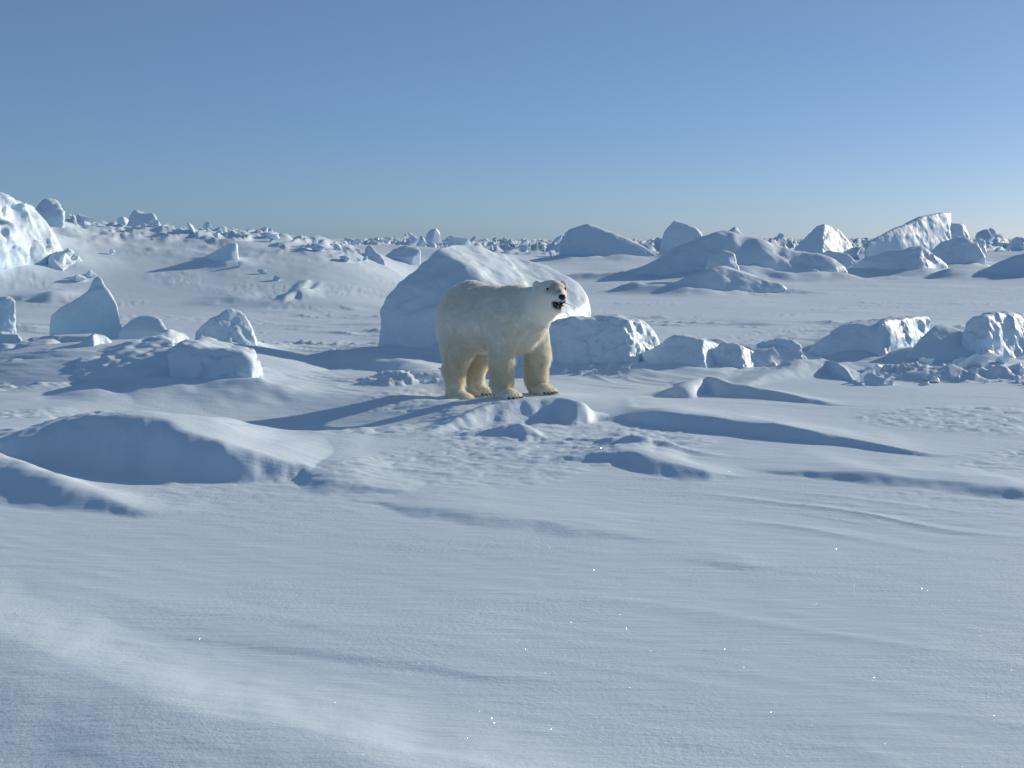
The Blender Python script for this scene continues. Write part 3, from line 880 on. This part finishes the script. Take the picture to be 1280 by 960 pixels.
def bear_sdf(p):
    L = lambda q: q
    S = ell(p, (-0.43, 0, .945), (.45, .38, .395))                      # rump
    S = smin(S, ell(p, (-0.05, 0, .94), (.66, .385, .365)), .12)        # barrel
    S = smin(S, ell(p, (0.38, 0, .93), (.38, .34, .355)), .12)         # shoulders
    S = smin(S, cone(p, (.38, 0, .99), (.92, .03, 1.21), .275, .165), .12)     # neck
    S = smin(S, cone(p, (.48, 0, .92), (.86, .02, 1.10), .25, .16), .12)      # throat
    for side, fr, hi in ((-1, PAWS['front_right'], PAWS['hind_right']), (1, PAWS['front_left'], PAWS['hind_left'])):
        fx, fy, fz = fr
        S = smin(S, cone(p, (.42, side * .22, .92), (fx - .03, fy, .52), .20, .128), .08)
        S = smin(S, ell(p, (.36, side * .245, .95), (.17, .125, .27)), .06)                    # shoulder blade
        S = smin(S, ell(p, (-.40, side * .225, .92), (.22, .13, .24)), .07)                    # hip
        S = smin(S, cone(p, (fx - .03, fy, .52), (fx - .04, fy, fz + .13), .128, .108), .05)
        S = smin(S, ell(p, (fx + .05, fy, fz + .055), (.165, .128, .08)), .05)
        hx, hy, hz = hi
        S = smin(S, ell(p, (-.50, side * .20, .80), (.27, .185, .38)), .10)                     # thigh
        S = smin(S, cone(p, (hx + .10, hy, .57), (hx - .02, hy, .31), .165, .115), .08)         # knee to hock
        S = smin(S, cone(p, (hx - .02, hy, .32), (hx + .0, hy, hz + .12), .117, .106), .05)
        S = smin(S, ell(p, (hx + .07, hy, hz + .055), (.19, .125, .08)), .05)
        for base, (qx, qy, qz), rr in (('f', fr, .175), ('h', hi, .19)):
            for k in range(5):
                a = (k - 2) * .34
                off = .05 if base == 'f' else .07
                S = smin(S, ell(p, (qx + off + rr * .80 * math.cos(a), qy + .118 * math.sin(a) * 1.25, qz + .045), (.055, .034, .045)), .018)
    S = smin(S, ell(p, (-.93, 0, .98), (.07, .05, .09)), .05)         # tail
    # head
    q = (p - HEAD_O) @ HM / HEAD_S
    hd = ell(q, (0, 0, 0), (.195, .150, .150))
    hd = smin(hd, ell(q, (-.09, 0, -.05), (.17, .17, .17)), .06)                   # cheeks
    hd = smin(hd, cone(q, (.10, 0, -.005), (.27, 0, -.035), .098, .066), .05)       # muzzle
    hd = smin(hd, cone(q, (.03, 0, .085), (.20, 0, .035), .055, .04), .05)         # bridge
    jaw = cone(q, (.04, 0, -.105), (.215, 0, -.165), .075, .038)
    hd = smin(hd, jaw, .02)
    S = smin(S, hd * HEAD_S, .07)
    for s in (-1, 1):
        S = smin(S, ell(q, (-.10, s * .155, .082), (.030, .052, .062)), .02)
        S = np.maximum(S, -ell(q, (-.070, s * .168, .088), (.024, .030, .038)))
    mouth = ell(q, (.235, 0, -.100), (.13, .055, .034), None)
    S = np.maximum(S, -mouth)
    return S

def build_bear():
    root = bpy.data.objects.new("polar_bear", None)
    COL.objects.link(root)
    root.location = (BEAR[0], BEAR[1], -.022)
    root.rotation_euler = (0, 0, -BEAR_A)
    tag(root, "polar bear standing on the snow, facing right with its mouth slightly open", "polar bear")
    h = 0.0135
    lo = np.array([-1.12, -.52, -.12]); hi = np.array([1.42, .52, 1.46])
    n = np.ceil((hi - lo) / h).astype(int)
    ax = [lo[k] + h * np.arange(n[k]) for k in range(3)]
    X, Y, Z = np.meshgrid(*ax, indexing='ij')
    p = np.stack([X.ravel(), Y.ravel(), Z.ravel()], 1)
    S = np.concatenate([bear_sdf(c) for c in np.array_split(p, 8)])
    v, q = surface_nets(S.reshape(X.shape), lo, h)
    v = relax(v, q, 1, .4)
    nn = vnormals(v, q)
    hq = (v - HEAD_O) @ HM / HEAD_S
    headness = 1 - smooth(.22, .45, np.linalg.norm(hq, axis=1))
    low = 1 - smooth(.12, .30, v[:, 2])
    lump = .022 * fbm3(v * 4.5, 3, 900) * (1 - headness) * (1 - low)
    # skin folds at the shoulder and flank
    v = v + nn * lump[:, None]
    me = np_mesh("body", v, q)
    # dark skin: lips, muzzle tip; grey-brown nose bridge; paw fringe
    dark = np.zeros(len(v))
    lip = (1 - smooth(.0, .035, np.abs(ell(hq, (.235, 0, -.100), (.13, .06, .036))))) * smooth(.10, .17, hq[:, 0])
    dark = np.maximum(dark, lip)
    brown = smooth(.06, .14, hq[:, 0]) * smooth(-.02, .05, hq[:, 2]) * (1 - smooth(.26, .30, hq[:, 0])) * .55 * smooth(-.2, .3, fbm3(v * 14, 2, 33) + .2)
    paw = np.zeros(len(v))
    at = me.attributes.new("dark", 'FLOAT', 'POINT'); at.data.foreach_set("value", dark.astype(np.float32))
    at = me.attributes.new("brown", 'FLOAT', 'POINT'); at.data.foreach_set("value", np.clip(brown, 0, 1).astype(np.float32))
    m, nt, b = new_mat("cream_fur_coat")
    a1 = N(nt, "ShaderNodeAttribute", attribute_name="dark"); a2 = N(nt, "ShaderNodeAttribute", attribute_name="brown")
    tc = N(nt, "ShaderNodeTexCoord")
    nz = N(nt, "ShaderNodeTexNoise", Scale=4.0, Detail=4.0)
    nt.links.new(tc.outputs['Object'], nz.inputs['Vector'])
    r = N(nt, "ShaderNodeValToRGB")
    r.color_ramp.elements[0].position = .3; r.color_ramp.elements[0].color = (.78, .74, .63, 1)
    r.color_ramp.elements[1].position = .7; r.color_ramp.elements[1].color = (.86, .82, .72, 1)
    nt.links.new(nz.outputs['Fac'], r.inputs['Fac'])
    x1 = N(nt, "ShaderNodeMix", data_type='RGBA'); x1.inputs['B'].default_value = (.16, .12, .08, 1)
    x2 = N(nt, "ShaderNodeMix", data_type='RGBA'); x2.inputs['B'].default_value = (.012, .010, .010, 1)
    nt.links.new(r.outputs['Color'], x1.inputs['A']); nt.links.new(a2.outputs['Fac'], x1.inputs['Factor'])
    nt.links.new(x1.outputs['Result'], x2.inputs['A']); nt.links.new(a1.outputs['Fac'], x2.inputs['Factor'])
    nt.links.new(x2.outputs['Result'], b.inputs['Base Color'])
    b.inputs['Roughness'].default_value = .8
    b.inputs['Specular IOR Level'].default_value = .1
    body = link("body", me, m, root)
    # fur ---------------------------------------------------------
    tri = np.concatenate([q[:, [0, 1, 2]], q[:, [0, 2, 3]]])
    A = np.linalg.norm(np.cross(v[tri[:, 1]] - v[tri[:, 0]], v[tri[:, 2]] - v[tri[:, 0]]), axis=1)
    nh = 115000
    t = tri[rng.choice(len(tri), nh, p=A / A.sum())]
    u = rng.random((nh, 2)); u = np.where(u.sum(1, keepdims=True) > 1, 1 - u, u)
    w = np.stack([1 - u.sum(1), u[:, 0], u[:, 1]], 1)
    rp = (v[t] * w[..., None]).sum(1); rn = (nn[t] * w[..., None]).sum(1)
    rn /= np.linalg.norm(rn, axis=1, keepdims=True)
    rd = (dark[t] * w).sum(1); rh = (headness[t] * w).sum(1); rl = (low[t] * w).sum(1)
    rq = (rp - HEAD_O) @ HM / HEAD_S
    keep = (rd < .15) & (rq[:, 0] < .20) & ~((np.abs(rq[:, 0] - .115) < .03) & (np.abs(np.abs(rq[:, 1]) - .09) < .035) & (rq[:, 2] > .0) & (rq[:, 2] < .09))
    rp, rn, rh, rl = rp[keep], rn[keep], rh[keep], rl[keep]
    nh = len(rp)
    comb = np.stack([-np.ones(nh) * .8, np.zeros(nh), -.75 * np.ones(nh)], 1)
    legz = 1 - smooth(.45, .75, rp[:, 2])
    comb[:, 0] *= (1 - .8 * legz)
    comb += rng.normal(0, .28, (nh, 3)) + .6 * np.stack([fbm3(rp * 9, 2, 70), fbm3(rp * 9, 2, 71), fbm3(rp * 9, 2, 72)], 1)
    comb -= rn * (comb * rn).sum(1, keepdims=True)
    comb /= np.linalg.norm(comb, axis=1, keepdims=True)
    ln = (.060 - .042 * rh) * (1 - .45 * rl) * rng.uniform(.6, 1.2, nh)
    ln *= 1 + .55 * legz * (1 - rl)
    ln *= 1 + .22 * fbm3(rp * 11, 2, 77)
    ln *= 1 + .5 * np.clip(-rn[:, 2] - .2, 0, 1) * (1 - rh) * (rp[:, 2] > .35)
    stain = np.clip((1 - smooth(.25, .95, rp[:, 2])) * .55 + .12 * fbm3(rp * 5, 2, 78), 0, 1)
    K = 4
    pos = np.zeros((nh, K, 3))
    for k in range(K):
        s = k / (K - 1)
        pos[:, k] = rp - rn * .006 + ln[:, None] * (rn * (.55 * s - .22 * s * s) + comb * (.75 * s ** 1.3))
    hc = bpy.data.hair_curves.new("fur")
    hc.add_curves([K] * nh)
    hc.points.foreach_set("position", pos.reshape(-1).astype(np.float32))
    rad = np.tile(np.array([.0018, .0015, .0010, .0003]), nh)
    hc.points.foreach_set("radius", rad.astype(np.float32))
    fm, fnt, fb = new_mat("pale_guard_hair")
    fnt.nodes.remove(fb)
    out = [n for n in fnt.nodes if n.type == 'OUTPUT_MATERIAL'][0]
    info = N(fnt, "ShaderNodeHairInfo")
    fr = N(fnt, "ShaderNodeValToRGB")
    fr.color_ramp.elements[0].color = (.90, .88, .81, 1); fr.color_ramp.elements[1].color = (.95, .94, .90, 1)
    fnt.links.new(info.outputs['Random'], fr.inputs['Fac'])
    df = N(fnt, "ShaderNodeBsdfDiffuse"); tl = N(fnt, "ShaderNodeBsdfTranslucent")
    fnt.links.new(fr.outputs['Color'], df.inputs['Color']); fnt.links.new(fr.outputs['Color'], tl.inputs['Color'])
    mx = N(fnt, "ShaderNodeMixShader"); mx.inputs[0].default_value = .45
    fnt.links.new(df.outputs[0], mx.inputs[1]); fnt.links.new(tl.outputs[0], mx.inputs[2])
    fnt.links.new(mx.outputs[0], out.inputs['Surface'])
    hc.materials.append(fm)
    sa = hc.attributes.new("stain", 'FLOAT', 'CURVE'); sa.data.foreach_set("value", stain.astype(np.float32))
    at_ = N(fnt, "ShaderNodeAttribute", attribute_name="stain")
    sm = N(fnt, "ShaderNodeMix", data_type='RGBA'); sm.inputs['B'].default_value = (.88, .80, .58, 1)
    fnt.links.new(at_.outputs['Fac'], sm.inputs['Factor']); fnt.links.new(fr.outputs['Color'], sm.inputs['A'])
    fnt.links.new(sm.outputs['Result'], df.inputs['Color']); fnt.links.new(sm.outputs['Result'], tl.inputs['Color'])
    fo = bpy.data.objects.new("fur", hc); COL.objects.link(fo); fo.parent = root
    fo["kind"] = "stuff"
    # face --------------------------------------------------------
    bm_, bnt, bb = new_mat("black_skin")
    bb.inputs['Base Color'].default_value = (.010, .009, .010, 1); bb.inputs['Roughness'].default_value = .35
    em, ent, eb = new_mat("dark_eye")
    eb.inputs['Base Color'].default_value = (.012, .008, .006, 1); eb.inputs['Roughness'].default_value = .12
    tm, tnt, tb = new_mat("tooth_ivory"); tb.inputs['Base Color'].default_value = (.75, .68, .50, 1)
    gm, gnt, gb = new_mat("tongue_skin"); gb.inputs['Base Color'].default_value = (.16, .07, .08, 1); gb.inputs['Roughness'].default_value = .4
    def blob(name, c, r, mat, sub=3, fn=None):
        bm = bmesh.new()
        bmesh.ops.create_icosphere(bm, subdivisions=sub, radius=1.0)
        for vv in bm.verts:
            if fn: vv.co = fn(vv.co)
            l = np.array([vv.co.x * r[0], vv.co.y * r[1], vv.co.z * r[2]]) + np.array(c)
            vv.co = Vector(hp(*l))
        me2 = bpy.data.meshes.new(name); bm.to_mesh(me2); bm.free()
        for pl in me2.polygons: pl.use_smooth = True
        return link(name, me2, mat, root)
    def nosef(c):
        k = .75 + .25 * max(c.z, -.5)
        return Vector((c.x, c.y * (k + .15), c.z * (1.0 if c.z > 0 else .9)))
    blob("nose", (.325, 0, -.018), (.032, .046, .036), bm_, 3, nosef)
    for s in (-1, 1):
        e = blob("eye", (.120, s * .103, .062), (.019, .014, .017), em)
    blob("mouth", (.215, 0, -.102), (.085, .052, .028), bm_)
    blob("tongue", (.225, 0, -.135), (.065, .026, .012), gm)
    for s in (-1, 1):
        blob("tooth", (.285, s * .030, -.120), (.004, .004, .011), tm, 2)
        blob("tooth", (.292, s * .026, -.082), (.004, .004, .010), tm, 2)
    # claws
    for key, (qx, qy, qz) in PAWS.items():
        off, rr = (.05, .175) if 'front' in key else (.07, .19)
        for k in range(5):
            a = (k - 2) * .34
            ox = qx + off + rr * .80 * math.cos(a) + .045; oy = qy + .118 * math.sin(a) * 1.25
            bm = bmesh.new()
            rings = []
            for j in range(5):
                s = j / 4
                cx, cz = .055 * s, .045 - .035 * s * s
                rad_ = .0105 * (1 - s) + .0015
                rings.append([bm.verts.new((ox + cx, oy + rad_ * math.cos(6.283 * i / 6), qz + cz + rad_ * math.sin(6.283 * i / 6))) for i in range(6)])
            for j in range(4):
                for i in range(6):
                    bm.faces.new((rings[j][i], rings[j][(i + 1) % 6], rings[j + 1][(i + 1) % 6], rings[j + 1][i]))
            bm.faces.new(rings[-1])
            me3 = bpy.data.meshes.new("claw"); bm.to_mesh(me3); bm.free()
            link("claw", me3, bm_, root)
    return root
bear = build_bear()

def build_straw():
    """the dry stalk poking out beside the bear's mouth"""
    a = bear.matrix_basis @ Vector(hp(.24, .045, -.085))
    pts = [a + Vector((t * .14, -.01 * t, -.015 * t - .045 * t * t)) for t in np.linspace(0, 1, 7)]
    bm = bmesh.new(); rings = []
    for i, p in enumerate(pts):
        r = .0042 * (1 - .5 * i / 6)
        rings.append([bm.verts.new(p - a + Vector((0, r * math.cos(k * 1.0472), r * math.sin(k * 1.0472)))) for k in range(6)])
    for i in range(6):
        for k in range(6):
            bm.faces.new((rings[i][k], rings[i][(k + 1) % 6], rings[i + 1][(k + 1) % 6], rings[i + 1][k]))
    bm.faces.new(rings[0][::-1]); bm.faces.new(rings[-1])
    me = bpy.data.meshes.new("straw"); bm.to_mesh(me); bm.free()
    m, nt, b = new_mat("dry_stalk")
    tc = N(nt, "ShaderNodeTexCoord"); nz = N(nt, "ShaderNodeTexNoise", Scale=60.0)
    nt.links.new(tc.outputs['Object'], nz.inputs['Vector'])
    r = N(nt, "ShaderNodeValToRGB")
    r.color_ramp.elements[0].color = (.10, .08, .03, 1); r.color_ramp.elements[1].color = (.22, .18, .07, 1)
    nt.links.new(nz.outputs['Fac'], r.inputs['Fac']); nt.links.new(r.outputs['Color'], b.inputs['Base Color'])
    o = link("straw", me, m, None, a)
    tag(o, "thin dark stalk sticking out to the right of the bear's mouth", "stalk")
build_straw()

# ------------------------------------------------------------------ hoar crystals glinting on the crust
def build_crystals(n=170000):
    d = 1.0 / rng.uniform(1 / 34.0, 1 / 4.6, n)
    th = np.radians(rng.uniform(-27, 27, n))
    x = d * np.sin(th); y = d * np.cos(th)
    z = H(x, y)
    tilt = np.radians(rng.uniform(0, 62, n)); az = rng.uniform(0, 6.283, n)
    nv = np.stack([np.sin(tilt) * np.cos(az), np.sin(tilt) * np.sin(az), np.cos(tilt)], 1)
    t1 = np.cross(nv, np.array([0.3, 0.9, 0.2])); t1 /= np.linalg.norm(t1, axis=1, keepdims=True)
    t2 = np.cross(nv, t1)
    r = .0006 + .0021 * rng.random(n)[:, None] ** 2.2
    c = np.stack([x, y, z + .004], 1)
    ring = [c + r * (t1 * math.cos(a) + t2 * math.sin(a)) for a in (0, 2.0944, 4.1888)]
    v = np.stack(ring, 1).reshape(-1, 3)
    q = np.arange(n * 3).reshape(-1, 3)
    me = np_mesh("hoar_crystals", v, q, False)
    m, nt, b = new_mat("clear_hoar_crystal")
    nt.nodes.remove(b)
    out = [k for k in nt.nodes if k.type == 'OUTPUT_MATERIAL'][0]
    tr = N(nt, "ShaderNodeBsdfTransparent"); gl = N(nt, "ShaderNodeBsdfGlossy", Roughness=.14)
    mx = N(nt, "ShaderNodeMixShader"); mx.inputs[0].default_value = .13
    nt.links.new(tr.outputs[0], mx.inputs[1]); nt.links.new(gl.outputs[0], mx.inputs[2])
    nt.links.new(mx.outputs[0], out.inputs['Surface'])
    o = link("hoar_crystals", me, m)
    tag(o, "tiny hoar crystals glinting all over the near snow crust", "frost crystals", kind="stuff")
build_crystals()
